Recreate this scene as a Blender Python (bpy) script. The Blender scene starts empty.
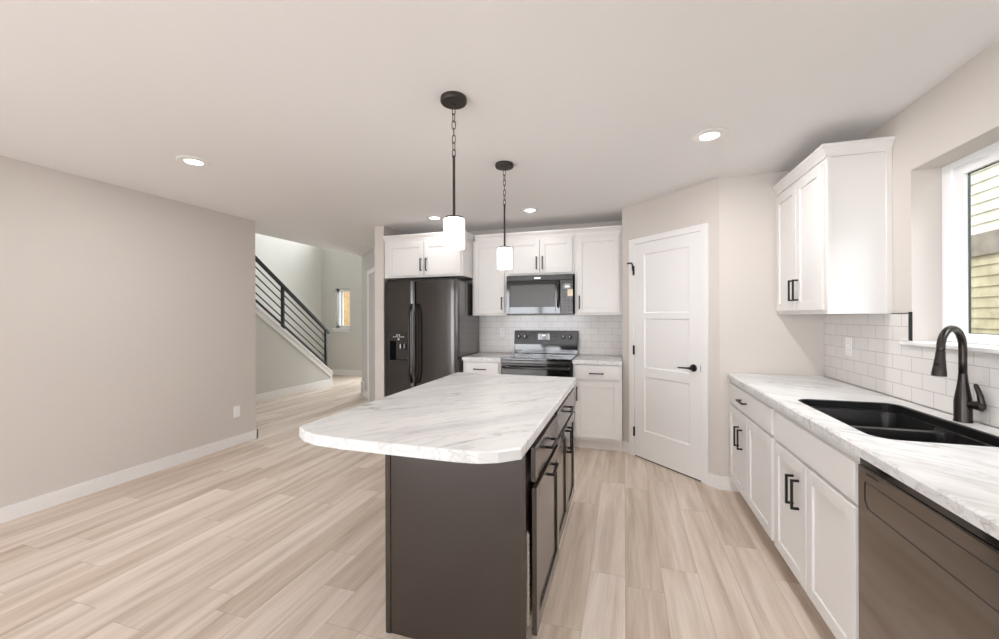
import bpy, bmesh, math, random
from mathutils import Vector, Matrix
random.seed(7)
PI = math.pi
sc = bpy.context.scene
COL = sc.collection

# ------------------------------------------------------------------ camera
cam_d = bpy.data.cameras.new('camera')
cam = bpy.data.objects.new('camera', cam_d); COL.objects.link(cam)
F_PX = 403.5
cam_d.sensor_width = 36.0; cam_d.sensor_fit = 'HORIZONTAL'
cam_d.lens = F_PX * 36.0 / 999.0
cam_d.shift_y = -(319.5 - 316.7) / 999.0
cam_d.clip_start = 0.05
cam.matrix_world = Matrix.Translation((0, 0, 1.357)) @ Matrix.Rotation(0.3003, 4, 'Z') @ \
    Matrix.Rotation(PI / 2, 4, 'X') @ Matrix.Rotation(-0.0035, 4, 'Z')
sc.camera = cam

# ------------------------------------------------------------------ world, sun, daylight
w = bpy.data.worlds.new('world'); sc.world = w; w.use_nodes = True
bg = w.node_tree.nodes['Background']
bg.inputs['Color'].default_value = (0.88, 0.94, 1.0, 1); bg.inputs['Strength'].default_value = 2.2

def light(name, kind, loc, rot, energy, color=(1, 1, 1), **kw):
    d = bpy.data.lights.new(name, kind); o = bpy.data.objects.new(name, d); COL.objects.link(o)
    o.location = loc; o.rotation_euler = rot; d.energy = energy; d.color = color
    for k, v in kw.items(): setattr(d, k, v)
    return o
# sun high over the roof, from the left: only lights the outdoors on the right
light('sun', 'SUN', (-10, 2, 12), (0, math.radians(-42), math.radians(-20)), .8, (1, .95, .86), angle=0.02)
# daylight in the glazed openings behind the camera
light('daylight_patio', 'AREA', (-2.3, -2.9, 1.1), (PI / 2 + .2, 0, 0), 128, (.925, .945, 1), shape='RECTANGLE', size=2.6, size_y=2.1)
light('daylight_dining', 'AREA', (0.55, -2.9, 1.45), (PI / 2 + .16, 0, 0), 26, (.925, .945, 1), shape='RECTANGLE', size=1.5, size_y=1.4)
# daylight at the window over the sink, plus fill lamps behind an unseen stairwell opening and entry door, both added
light('daylight_sink', 'AREA', (2.75, 1.2, 3.05), Vector((1.35, -.8, 1.45)).to_track_quat('Z', 'Y').to_euler(), 45, (.9, .96, 1), shape='RECTANGLE', size=1.3, size_y=1.0)
light('added_entry_fill', 'AREA', (-5.15, 8.35, 1.3), (PI / 2, 0, PI), 42, (.94, .97, 1), shape='RECTANGLE', size=.9, size_y=1.9)
light('added_stair_fill', 'AREA', (-5.7, 8.4, 4.0), (PI / 2, 0, PI), 120, (.92, .97, 1), shape='RECTANGLE', size=1.5, size_y=1.3)

sc.view_settings.view_transform = 'Standard'
try: sc.view_settings.look = 'None'
except Exception: pass
sc.view_settings.gamma = 1.0
sc.view_settings.use_curve_mapping = False
sc.view_settings.exposure = 0.29
try:
    sc.cycles.use_denoising = True
    sc.cycles.max_bounces = 12; sc.cycles.diffuse_bounces = 7; sc.cycles.transparent_max_bounces = 12
    sc.cycles.caustics_reflective = False; sc.cycles.caustics_refractive = False
except Exception: pass

# ------------------------------------------------------------------ materials
def lin(c):
    return tuple(((v / 255) / 12.92 if v / 255 <= .04045 else ((v / 255 + .055) / 1.055) ** 2.4) for v in c) + (1,)

class NT:
    def __init__(s, name):
        s.m = bpy.data.materials.new(name); s.m.use_nodes = True
        s.t = s.m.node_tree; s.b = s.t.nodes['Principled BSDF']
    def n(s, typ, **kw):
        nd = s.t.nodes.new(typ)
        for k, v in kw.items():
            if k.startswith('i_'):
                key = k[2:]; key = int(key) if key.isdigit() else key
                nd.inputs[key].default_value = v
            else: setattr(nd, k, v)
        return nd
    def l(s, a, b): s.t.links.new(a, b)
    def math(s, op, a, b=None, c=None):
        nd = s.n('ShaderNodeMath', operation=op)
        for i, v in enumerate((a, b, c)):
            if v is None: continue
            if isinstance(v, (int, float)): nd.inputs[i].default_value = v
            else: s.l(v, nd.inputs[i])
        return nd.outputs[0]
    def mix(s, fac, a, b):
        nd = s.n('ShaderNodeMix', data_type='RGBA')
        for i, v in ((0, fac), (6, a), (7, b)):
            if isinstance(v, (int, float, tuple)): nd.inputs[i].default_value = v
            else: s.l(v, nd.inputs[i])
        return nd.outputs[2]
    def ramp(s, fac, stops):
        nd = s.n('ShaderNodeValToRGB'); cr = nd.color_ramp
        while len(cr.elements) < len(stops): cr.elements.new(.5)
        for e, (p, c) in zip(cr.elements, stops): e.position = p; e.color = c
        s.l(fac, nd.inputs[0]); return nd.outputs[0]
    def bump(s, h, strength, dist=.002):
        nd = s.n('ShaderNodeBump'); nd.inputs['Strength'].default_value = strength
        nd.inputs['Distance'].default_value = dist
        s.l(h, nd.inputs['Height']); s.l(nd.outputs[0], s.b.inputs['Normal'])

def plain(name, c, rough=.5, metal=0.0, spec=.5, tex=0.0, tscale=60, coat=0):
    k = NT(name); k.b.inputs['Base Color'].default_value = lin(c)
    k.b.inputs['Roughness'].default_value = rough; k.b.inputs['Metallic'].default_value = metal
    k.b.inputs['Specular IOR Level'].default_value = spec
    if coat: k.b.inputs['Coat Weight'].default_value = coat; k.b.inputs['Coat Roughness'].default_value = .06
    if tex:
        tc = k.n('ShaderNodeTexCoord'); no = k.n('ShaderNodeTexNoise', i_Scale=tscale, i_Detail=3.0)
        k.l(tc.outputs['Object'], no.inputs['Vector']); k.bump(no.outputs[0], tex)
    return k.m

M = {}
M['wall'] = plain('greige_wall_paint', (210, 204, 198), .75, spec=.2, tex=.12, tscale=140)
M['wall_cool'] = plain('grey_wall_paint', (205, 203, 198), .75, spec=.2, tex=.1, tscale=140)
M['ceil'] = plain('ceiling_paint', (233, 232, 232), .8, spec=.2, tex=.25, tscale=45)
M['trim'] = plain('white_trim_paint', (234, 233, 232), .4)
M['cab'] = plain('white_cabinet_paint', (229, 227, 225), .38)
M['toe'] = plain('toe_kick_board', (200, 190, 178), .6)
M['islandm'] = plain('espresso_cabinet_laminate', (48, 39, 33), .3, spec=.25, coat=.85)
M['gap_shade'] = plain('painted_gap_shade', (14, 13, 12), .8)
M['pull'] = plain('matte_black_metal', (26, 25, 25), .4, metal=.3)
M['rail'] = plain('black_railing_metal', (24, 25, 27), .4, metal=.2)
M['bronze'] = plain('dark_bronze_metal', (62, 55, 52), .45, metal=.5)
M['faucet'] = plain('black_stainless_faucet', (62, 58, 56), .28, metal=.85)
M['fridge'] = plain('black_stainless_steel', (68, 65, 63), .2, metal=.85, coat=.3)
M['fridge_side'] = plain('glossy_grey_side_panel', (78, 75, 73), .12, spec=.8, coat=.6)
M['handle'] = plain('dark_steel_handle', (54, 51, 49), .25, metal=.7)
M['gloss'] = plain('gloss_black_enamel', (22, 21, 21), .08, coat=.6)
M['black'] = plain('black_plastic', (18, 18, 18), .4)
M['panel'] = plain('dark_grey_control_panel', (44, 43, 42), .25)
M['dw'] = plain('black_stainless_dishwasher', (128, 118, 110), .09, metal=.85, coat=.3)
M['chrome'] = plain('polished_dark_steel', (150, 148, 146), .18, metal=1)
M['badge'] = plain('silver_badge', (235, 235, 235), .3, metal=.3)
M['sticker'] = plain('cream_sticker', (240, 228, 200), .6)
M['mwglass'] = plain('microwave_glass', (84, 82, 80), .28, spec=.35)
M['plate'] = plain('white_plastic_plate', (243, 241, 240), .35)
M['slot'] = plain('grey_slot', (120, 116, 112), .6)
M['vinyl'] = plain('white_vinyl', (244, 246, 248), .35)
M['gasket'] = plain('window_gasket', (64, 74, 72), .5)
M['stairs'] = plain('grey_stair_carpet', (176, 170, 162), .95, spec=.1, tex=.4, tscale=300)

def emit(name, c, s):
    k = NT(name); k.b.inputs['Base Color'].default_value = lin((250, 248, 244))
    k.b.inputs['Emission Color'].default_value = c; k.b.inputs['Emission Strength'].default_value = s
    return k.m
M['lamp'] = emit('led_lamp_disc', (1, .97, .92, 1), 6.0)
M['opal'] = emit('lit_opal_glass', (1, .98, .95, 1), 6.0)

def glass_mat():
    k = NT('window_glass'); k.t.nodes.remove(k.b)
    tr = k.n('ShaderNodeBsdfTransparent'); gl = k.n('ShaderNodeBsdfGlossy'); gl.inputs['Roughness'].default_value = .02
    lw = k.n('ShaderNodeLayerWeight'); lw.inputs[0].default_value = .5
    fac = k.math('ADD', k.math('MULTIPLY', k.math('POWER', lw.outputs[1], 5.0), .8), .04)
    mx = k.n('ShaderNodeMixShader'); k.l(fac, mx.inputs[0])
    k.l(tr.outputs[0], mx.inputs[1]); k.l(gl.outputs[0], mx.inputs[2])
    k.l(mx.outputs[0], k.t.nodes['Material Output'].inputs[0]); return k.m
M['glass'] = glass_mat()

def floor_mat():
    k = NT('oak_plank_flooring'); W, L = .182, 1.22
    tc = k.n('ShaderNodeTexCoord'); sp = k.n('ShaderNodeSeparateXYZ'); k.l(tc.outputs['Object'], sp.inputs[0])
    x, y = sp.outputs[0], sp.outputs[1]
    xr = k.math('DIVIDE', x, W); row = k.math('FLOOR', xr); fx = k.math('SUBTRACT', xr, row)
    wn = k.n('ShaderNodeTexWhiteNoise', noise_dimensions='1D'); k.l(row, wn.inputs['W'])
    yr = k.math('ADD', k.math('DIVIDE', y, L), k.math('MULTIPLY', wn.outputs[0], 7.31))
    pl = k.math('FLOOR', yr); fy = k.math('SUBTRACT', yr, pl)
    cmb = k.n('ShaderNodeCombineXYZ'); k.l(row, cmb.inputs[0]); k.l(pl, cmb.inputs[1])
    w2 = k.n('ShaderNodeTexWhiteNoise', noise_dimensions='2D'); k.l(cmb.outputs[0], w2.inputs['Vector'])
    rnd = w2.outputs[0]
    # grain streaks running along the plank
    gv = k.n('ShaderNodeCombineXYZ')
    k.l(k.math('ADD', k.math('MULTIPLY', x, 13.0), k.math('MULTIPLY', rnd, 40.0)), gv.inputs[0])
    k.l(k.math('ADD', k.math('MULTIPLY', y, .85), k.math('MULTIPLY', rnd, 17.0)), gv.inputs[1])
    n1 = k.n('ShaderNodeTexNoise', i_Scale=1.0, i_Detail=4.0, i_Roughness=.5, i_Distortion=.5); k.l(gv.outputs[0], n1.inputs['Vector'])
    gv2 = k.n('ShaderNodeCombineXYZ')
    k.l(k.math('ADD', k.math('MULTIPLY', x, 60.0), k.math('MULTIPLY', rnd, 90.0)), gv2.inputs[0])
    k.l(k.math('MULTIPLY', y, 3.0), gv2.inputs[1])
    n2 = k.n('ShaderNodeTexNoise', i_Scale=1.0, i_Detail=3.0, i_Distortion=1.2); k.l(gv2.outputs[0], n2.inputs['Vector'])
    base = k.ramp(n1.outputs[0], [(.30, lin((160, 140, 120))), (.46, lin((205, 189, 173))), (.66, lin((233, 222, 211)))])
    fine = k.ramp(n2.outputs[0], [(.35, lin((172, 151, 130))), (.60, lin((219, 204, 190)))])
    c = k.mix(.3, base, fine)
    tone = k.ramp(rnd, [(0.0, lin((180, 160, 140))), (.5, lin((212, 196, 182))), (1.0, lin((234, 223, 213)))])
    c = k.mix(.35, c, tone)
    ex = k.math('MULTIPLY', k.math('MINIMUM', fx, k.math('SUBTRACT', 1.0, fx)), W)
    ey = k.math('MULTIPLY', k.math('MINIMUM', fy, k.math('SUBTRACT', 1.0, fy)), L)
    e = k.math('MINIMUM', ex, ey)
    seam = k.math('LESS_THAN', e, .0011)
    c = k.mix(k.math('MULTIPLY', seam, .55), c, lin((140, 120, 104)))
    k.l(c, k.b.inputs['Base Color']); k.b.inputs['Roughness'].default_value = .42
    k.b.inputs['Specular IOR Level'].default_value = .35
    return k.m
M['floor'] = floor_mat()

def marble(name, ang, seed, amt=1.0):
    k = NT(name); tc = k.n('ShaderNodeTexCoord')
    mp = k.n('ShaderNodeMapping'); mp.inputs['Rotation'].default_value = (0, 0, -ang); mp.inputs['Location'].default_value = (seed, seed * .7, 0)
    k.l(tc.outputs['Object'], mp.inputs[0])
    st = k.n('ShaderNodeVectorMath', operation='MULTIPLY'); st.inputs[1].default_value = (.8, 4.4, 4.4); k.l(mp.outputs[0], st.inputs[0])
    def vein(scale, width, dist, detail=6.0):
        no = k.n('ShaderNodeTexNoise', i_Scale=scale, i_Detail=detail, i_Roughness=.62, i_Distortion=dist); k.l(st.outputs[0], no.inputs['Vector'])
        a = k.math('ABSOLUTE', k.math('SUBTRACT', no.outputs[0], .5))
        r = k.n('ShaderNodeMapRange'); r.inputs[1].default_value = 0; r.inputs[2].default_value = width
        r.inputs[3].default_value = 1; r.inputs[4].default_value = 0; k.l(a, r.inputs[0]); return r.outputs[0]
    mk = k.n('ShaderNodeTexNoise', i_Scale=2.2, i_Detail=2.0); k.l(mp.outputs[0], mk.inputs['Vector'])
    mr = k.n('ShaderNodeMapRange'); mr.inputs[1].default_value = .45; mr.inputs[2].default_value = .68; k.l(mk.outputs[0], mr.inputs[0])
    v1 = k.math('MULTIPLY', vein(.9, .015, .7, 3.5), k.math('MULTIPLY', mr.outputs[0], 1.25 * amt))
    v2 = k.math('MULTIPLY', vein(2.0, .032, .9, 4.0), .36 * amt)
    cl = k.n('ShaderNodeTexNoise', i_Scale=1.6, i_Detail=4.0); k.l(st.outputs[0], cl.inputs['Vector'])
    base = k.ramp(cl.outputs[0], [(.3, lin((210, 210, 210))), (.55, lin((226, 226, 225)))])
    c = k.mix(v2, base, lin((158, 155, 153)))
    c = k.mix(v1, c, lin((112, 108, 106)))
    k.l(c, k.b.inputs['Base Color']); k.b.inputs['Roughness'].default_value = .28
    return k.m
M['marble_isl'] = marble('white_marble_laminate', .85, 3.1)
M['marble_cnt'] = marble('white_marble_laminate_counter', -.72, 9.4, 1.1)

def tile_mat(name, axis):
    k = NT(name); tc = k.n('ShaderNodeTexCoord'); sp = k.n('ShaderNodeSeparateXYZ'); k.l(tc.outputs['Object'], sp.inputs[0])
    cm = k.n('ShaderNodeCombineXYZ'); k.l(sp.outputs[axis], cm.inputs[0]); k.l(sp.outputs[2], cm.inputs[1])
    br = k.n('ShaderNodeTexBrick', offset=.5, i_Scale=1.0)
    br.inputs['Brick Width'].default_value = .1535; br.inputs['Row Height'].default_value = .0765
    br.inputs['Mortar Size'].default_value = .0016; br.inputs['Mortar Smooth'].default_value = .2
    br.inputs['Color1'].default_value = lin((228, 225, 222)); br.inputs['Color2'].default_value = lin((224, 221, 218))
    br.inputs['Mortar'].default_value = lin((184, 177, 172))
    k.l(cm.outputs[0], br.inputs['Vector']); k.l(br.outputs[0], k.b.inputs['Base Color'])
    k.b.inputs['Roughness'].default_value = .16
    k.bump(k.math('SUBTRACT', 1.0, br.outputs[1]), .35, .0015)
    return k.m
M['tile_x'] = tile_mat('white_subway_tile', 0)
M['tile_y'] = tile_mat('white_subway_tile_side', 1)

def sink_mat():
    k = NT('black_granite_composite'); tc = k.n('ShaderNodeTexCoord')
    no = k.n('ShaderNodeTexNoise', i_Scale=420.0, i_Detail=2.0); k.l(tc.outputs['Object'], no.inputs['Vector'])
    c = k.ramp(no.outputs[0], [(.5, lin((13, 13, 13))), (.75, lin((58, 56, 55)))])
    k.l(c, k.b.inputs['Base Color']); k.b.inputs['Roughness'].default_value = .32
    return k.m
M['sink'] = sink_mat()

def siding_mat(name, c1, c2):
    k = NT(name); tc = k.n('ShaderNodeTexCoord')
    no = k.n('ShaderNodeTexNoise', i_Scale=5.0, i_Detail=4.0); k.l(tc.outputs['Object'], no.inputs['Vector'])
    k.l(k.ramp(no.outputs[0], [(.35, lin(c1)), (.65, lin(c2))]), k.b.inputs['Base Color'])
    k.b.inputs['Roughness'].default_value = .8; return k.m
M['siding'] = siding_mat('cream_lap_siding', (200, 196, 180), (222, 218, 205))
M['siding_low'] = siding_mat('tan_lap_siding', (168, 158, 126), (196, 186, 154))
M['band'] = siding_mat('grey_brown_band_board', (120, 112, 100), (150, 140, 126))  # grey-brown band between the two sidings
M['boards'] = siding_mat('tan_wood_boards', (188, 152, 108), (214, 180, 134))
M['ground'] = siding_mat('dry_lawn', (120, 122, 86), (150, 146, 108))

# ------------------------------------------------------------------ mesh helpers
class Fr:
    """a local frame: u along a face, d out of it, z up"""
    def __init__(s, ox, oy, ux, uy, nx, ny): s.o = Vector((ox, oy, 0)); s.u = Vector((ux, uy, 0)); s.n = Vector((nx, ny, 0))
    def p(s, u, d, z): return s.o + s.u * u + s.n * d + Vector((0, 0, z))
WORLD = Fr(0, 0, 1, 0, 0, 1)

def box(bm, a, b, fr=WORLD):
    (x0, y0, z0), (x1, y1, z1) = a, b
    v = [bm.verts.new(fr.p(x, y, z)) for z in (z0, z1) for (x, y) in ((x0, y0), (x1, y0), (x1, y1), (x0, y1))]
    for f in ((0, 1, 2, 3), (4, 5, 6, 7), (0, 1, 5, 4), (1, 2, 6, 5), (2, 3, 7, 6), (3, 0, 4, 7)):
        bm.faces.new([v[i] for i in f])

def prism(bm, pts, axis, a, b):
    """extrude a polygon: axis 'x' polygon in (y,z); 'y' in (x,z); 'z' in (x,y)"""
    def mk(p, t):
        return {'x': (t, p[0], p[1]), 'y': (p[0], t, p[1]), 'z': (p[0], p[1], t)}[axis]
    A = [bm.verts.new(mk(p, a)) for p in pts]; B = [bm.verts.new(mk(p, b)) for p in pts]
    n = len(pts); bm.faces.new(A); bm.faces.new(B)
    for i in range(n): bm.faces.new((A[i], A[(i + 1) % n], B[(i + 1) % n], B[i]))

def tube(bm, pts, rad, seg=12, closed=False):
    pts = [Vector(p) for p in pts]; n = len(pts); rings = []
    rads = rad if isinstance(rad, (list, tuple)) else [rad] * n
    prev = None
    for i, p in enumerate(pts):
        if closed: t = (pts[(i + 1) % n] - pts[i - 1])
        else: t = pts[min(i + 1, n - 1)] - pts[max(i - 1, 0)]
        t.normalize()
        if prev is None:
            ref = Vector((0, 0, 1)) if abs(t.z) < .9 else Vector((1, 0, 0)); a = t.cross(ref).normalized()
        else:
            a = (prev - t * prev.dot(t)).normalized()
        prev = a; b = t.cross(a)
        rings.append([bm.verts.new(p + (a * math.cos(2 * PI * k / seg) + b * math.sin(2 * PI * k / seg)) * rads[i]) for k in range(seg)])
    m = n if closed else n - 1
    for i in range(m):
        r, s = rings[i], rings[(i + 1) % n]
        for k in range(seg): bm.faces.new((r[k], r[(k + 1) % seg], s[(k + 1) % seg], s[k]))
    if not closed: bm.faces.new(rings[0]); bm.faces.new(rings[-1])

def lathe(bm, prof, c, seg=32, mat=None):
    """profile of (r, z) about a vertical axis at c; mat re-orients"""
    c = Vector(c); rings = []
    R = mat or Matrix.Identity(3)
    for r, z in prof:
        r = max(r, 1e-5)
        rings.append([bm.verts.new(c + R @ Vector((r * math.cos(2 * PI * k / seg), r * math.sin(2 * PI * k / seg), z))) for k in range(seg)])
    for r, s in zip(rings, rings[1:]):
        for k in range(seg): bm.faces.new((r[k], r[(k + 1) % seg], s[(k + 1) % seg], s[k]))
    bm.faces.new(rings[0]); bm.faces.new(rings[-1])

def orient(d):
    return Vector((0, 0, 1)).rotation_difference(Vector(d).normalized()).to_matrix()

def build(name, bm, mat, parent=None, loc=(0, 0, 0), bevel=0.0, smooth=False):
    """link the bmesh (world coordinates) as one object"""
    base = Vector(loc)
    if parent is not None:
        base = Vector((0, 0, 0)); q = parent
        while q is not None: base += q.location; q = q.parent
    bmesh.ops.translate(bm, verts=bm.verts, vec=-base)
    bmesh.ops.recalc_face_normals(bm, faces=bm.faces)
    me = bpy.data.meshes.new(name); bm.to_mesh(me); bm.free()
    me.materials.append(mat)
    o = bpy.data.objects.new(name, me); COL.objects.link(o)
    if parent is None: o.location = loc
    else: o.parent = parent
    if bevel:
        mod = o.modifiers.new('bevel', 'BEVEL'); mod.width = bevel; mod.segments = 2; mod.limit_method = 'ANGLE'
        mod.angle_limit = math.radians(40)
    if smooth:
        for f in me.polygons: f.use_smooth = True
        if smooth != 'all':
            me.set_sharp_from_angle(angle=math.radians(38))
    return o

def tag(o, label, cat, group=None):
    o['label'] = label; o['category'] = cat
    if group: o['group'] = group
    return o
def thing(name, label, cat, loc, group=None):
    o = bpy.data.objects.new(name, None); COL.objects.link(o); o.location = loc; o.empty_display_size = .1
    return tag(o, label, cat, group)
def struct(name, bm, mat, loc=(0, 0, 0), **kw):
    o = build(name, bm, mat, None, loc, **kw); o['kind'] = 'structure'; return o
def struct_empty(name, loc):
    o = bpy.data.objects.new(name, None); COL.objects.link(o); o.location = loc; o.empty_display_size = .1
    o['kind'] = 'structure'; return o
def part_box(name, mat, parent, boxes, fr=WORLD, bevel=0.0, **kw):
    bm = bmesh.new()
    for a, b in boxes: box(bm, a, b, fr)
    return build(name, bm, mat, parent, bevel=bevel, **kw)
def copy_tree(o, parent=None):
    c = o.copy(); COL.objects.link(c); c.parent = parent
    for ch in list(o.children): copy_tree(ch, c)
    return c

# ------------------------------------------------------------------ the room
CH = 2.44
XL, XR, YB = -3.96, 1.406, 4.78
P1 = Vector((-.02, 4.262)); P2 = Vector((.712, 3.53))          # pantry's angled wall
S2 = math.sqrt(.5)
D1 = Vector((-4.5, 6.18)); D2 = Vector((-2.845, 4.525))         # angled wall by the foyer

def boxes_struct(name, mat, lst, fr=WORLD):
    bm = bmesh.new()
    for a, b in lst: box(bm, a, b, fr)
    return struct(name, bm, mat)
boxes_struct('floor', M['floor'], [((-7.1, -2.8, -.12), (1.7, 8.2, 0))])
boxes_struct('ceiling', M['ceil'], [((-4.1, -2.8, CH), (1.62, 3.4, 2.62)), ((-4.52, 3.4, CH), (1.62, 4.95, 2.62)), ((-4.52, 4.95, CH), (-2.6, 8.2, 2.62))])
boxes_struct('ceiling_stairwell', M['ceil'], [((-7.1, 3.3, 5.2), (-4.3, 8.2, 5.35))])
boxes_struct('wall_left', M['wall'], [((XL - .13, -2.8, 0), (XL, 3.52, CH))])
boxes_struct('wall_hall', M['wall_cool'], [((-7.1, 3.38, 0), (XL - .13, 3.52, 2.44)), ((-7.1, 3.38, 2.44), (-4.53, 3.52, 5.2))])
boxes_struct('wall_stair', M['wall_cool'], [((-7.1, 3.52, 0), (-6.95, 8.0, 5.2))])
boxes_struct('wall_upper', M['wall_cool'], [((-4.52, 3.4, 2.62), (-4.4, 8.0, 5.2))])
wx0, wx1, wz0, wz1 = -6.56, -6.15, 1.10, 2.035
ux0, ux1, uz0, uz1 = -6.4, -5.0, 3.4, 4.6  # unseen upper opening, added to let fill light into the stairwell
boxes_struct('wall_front', M['wall_cool'], [((-7.1, 8, 0), (wx0, 8.15, 2.62)), ((wx1, 8, 0), (-5.62, 8.15, 2.62)), ((-4.68, 8, 0), (-4.38, 8.15, 2.62)), ((-5.62, 8, 2.3), (-4.68, 8.15, 2.62)), ((wx0, 8, 0), (wx1, 8.15, wz0)), ((wx0, 8, wz1), (wx1, 8.15, 2.62)),
    ((-7.1, 8, 2.62), (ux0, 8.15, 5.2)), ((ux1, 8, 2.62), (-4.3, 8.15, 5.2)), ((ux0, 8, 2.62), (ux1, 8.15, uz0)), ((ux0, 8, uz1), (ux1, 8.15, 5.2))])
boxes_struct('wall_foyer', M['wall_cool'], [((-4.5, 6.18, 0), (-4.38, 8.0, CH))])
bm = bmesh.new(); prism(bm, [(D1.x, D1.y), (D2.x, D2.y), (D2.x, D2.y + .17), (D1.x + .12, D1.y + .05)], 'z', 0, CH); struct('wall_diagonal', bm, M['wall_cool'])
boxes_struct('wall_stub', M['wall'], [((-2.845, 4.16, 0), (-2.722, 4.93, CH))])
boxes_struct('wall_back', M['wall'], [((-2.722, YB, 0), (-.02, YB + .15, CH))])
bm = bmesh.new()
prism(bm, [(P1.x, P1.y), (P2.x, P2.y), (1.5, 3.53), (1.5, 3.65), (P2.x + .05, 3.65), (P1.x + .12, P1.y + .05), (P1.x + .12, YB + .15), (P1.x, YB + .15)], 'z', 0, CH)
struct('wall_pantry', bm, M['wall'])
WY0, WY1, WZ0, WZ1 = 1.25, 2.60, 1.225, 2.10
boxes_struct('wall_right', M['wall'], [((XR, -2.8, 0), (XR + .2, WY0, CH)), ((XR, WY1, 0), (XR + .2, 3.65, CH)), ((XR, WY0, 0), (XR + .2, WY1, WZ0 - .02)), ((XR, WY0, WZ1), (XR + .2, WY1, CH))])
boxes_struct('wall_rear', M['wall'], [((-4.1, -2.75, 0), (-3.5, -2.6, CH)), ((-1.1, -2.75, 0), (-.15, -2.6, CH)), ((1.25, -2.75, 0), (1.6, -2.6, CH)), ((-3.5, -2.75, 2.2), (-1.1, -2.6, CH)),
    ((-.15, -2.75, 0), (1.25, -2.6, .8)), ((-.15, -2.75, 2.15), (1.25, -2.6, CH))])
# glazing behind the camera
pd = struct_empty('door_2', (-2.3, -2.7, 0))
part_box('door_frame', M['vinyl'], pd, [((-3.5, -2.72, 0), (-3.42, -2.64, 2.2)), ((-1.18, -2.72, 0), (-1.1, -2.64, 2.2)), ((-2.35, -2.72, 0), (-2.25, -2.64, 2.2)), ((-3.5, -2.72, 2.1), (-1.1, -2.64, 2.2)), ((-3.5, -2.72, 0), (-1.1, -2.64, .08))])
part_box('glass_pane', M['glass'], pd, [((-3.42, -2.69, .08), (-2.35, -2.68, 2.1)), ((-2.25, -2.69, .08), (-1.18, -2.68, 2.1))])
pd = struct_empty('window_3', (.55, -2.7, .8))
part_box('window_frame', M['vinyl'], pd, [((-.15, -2.72, .8), (-.08, -2.64, 2.15)), ((1.18, -2.72, .8), (1.25, -2.64, 2.15)), ((.52, -2.72, .8), (.58, -2.64, 2.15)), ((-.15, -2.72, 2.08), (1.25, -2.64, 2.15)), ((-.15, -2.72, .8), (1.25, -2.64, .87))])

# baseboards
BH, BT = .1, .014
boxes_struct('baseboard_left', M['trim'], [((XL, -2.6, 0), (XL + BT, 3.52 + BT, BH)), ((XL - .6, 3.52, 0), (XL + BT, 3.52 + BT, BH))])
fdiag = Fr(P1.x, P1.y, S2, -S2, -S2, -S2)                       # pantry face: u to the right, d into the room
L45 = (P2 - P1).length
boxes_struct('baseboard_pantry', M['trim'], [((0, 0, 0), (.10, BT, BH)), ((.945, 0, 0), (L45 + .004, BT, BH))], fdiag)
boxes_struct('baseboard_side', M['trim'], [((P2.x - .004, 3.53 - BT, 0), (.84, 3.53, BH))])
boxes_struct('baseboard_front', M['trim'], [((-6.95, 8 - BT, 0), (-5.63, 8, .12))])
boxes_struct('baseboard_stub', M['trim'], [((-2.845 - BT, 4.16 - BT, 0), (-2.722, 4.16, BH)), ((-2.845 - BT, 4.16 - BT, 0), (-2.845, 4.5, BH))])
fd2 = Fr(D1.x, D1.y, S2, -S2, -S2, -S2)
boxes_struct('baseboard_diagonal', M['trim'], [((0, 0, 0), (.665, BT, BH))], fd2)
boxes_struct('baseboard_foyer', M['trim'], [((-4.514, 6.18, 0), (-4.5, 8, BH))])
boxes_struct('baseboard_stair', M['trim'], [((-5.65, 3.52, 0), (-5.636, 6.74, .12))])

# stair side wall with its sloping cap
def zcap(y): return .276 + .7336 * (6.759 - y)
bm = bmesh.new(); prism(bm, [(3.52, 0), (6.745, 0), (6.745, zcap(6.745) - .03), (3.52, zcap(3.52) - .03)], 'x', -5.77, -5.65); struct('wall_stair_side', bm, M['wall_cool'])
bm = bmesh.new()
prism(bm, [(3.52, zcap(3.52) - .13), (6.76, zcap(6.76) - .13), (6.76, zcap(6.76) - .02), (3.52, zcap(3.52) - .02)], 'x', -5.65, -5.634)
prism(bm, [(3.52, zcap(3.52) - .03), (6.785, zcap(6.785) - .03), (6.785, zcap(6.785)), (3.52, zcap(3.52))], 'x', -5.80, -5.62)
box(bm, (-5.785, 6.745, 0), (-5.635, 6.775, zcap(6.775) - .02))
struct('trim_1', bm, M['trim'])
st = boxes_struct('stairs', M['stairs'], [((-6.95, 6.86 - .252 * (i + 1), 0), (-5.77, 6.86 - .252 * i, .185 * (i + 1))) for i in range(13)])

# casing of the doorway in the angled foyer wall
boxes_struct('trim_2', M['trim'], [((.665, 0, 0), (.73, .02, 2.11)), ((.73, 0, 2.04), (1.4, .02, 2.11))], fd2)

# front window beside the stairs
wn = struct_empty('window_2', (wx0, 8.0, wz0))
part_box('window_frame', M['vinyl'], wn, [((wx0, 8.06, wz0), (wx0 + .06, 8.12, wz1)), ((wx1 - .02, 8.06, wz0), (wx1, 8.12, wz1)), ((wx0, 8.06, wz0), (wx1, 8.12, wz0 + .06)), ((wx0, 8.06, wz1 - .07), (wx1, 8.12, wz1)), ((wx0 + .10, 8.07, wz0), (wx0 + .15, 8.11, wz1))])
part_box('glass_pane', M['glass'], wn, [((wx0 + .06, 8.088, wz0 + .06), (wx1 - .02, 8.092, wz1 - .07))])
part_box('window_sill', M['trim'], wn, [((wx0 - .06, 7.955, wz0 - .03), (wx1 + .03, 8.06, wz0)), ((wx0 - .04, 7.985, wz0 - .085), (wx1 + .01, 8.0, wz0 - .03))])

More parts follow.
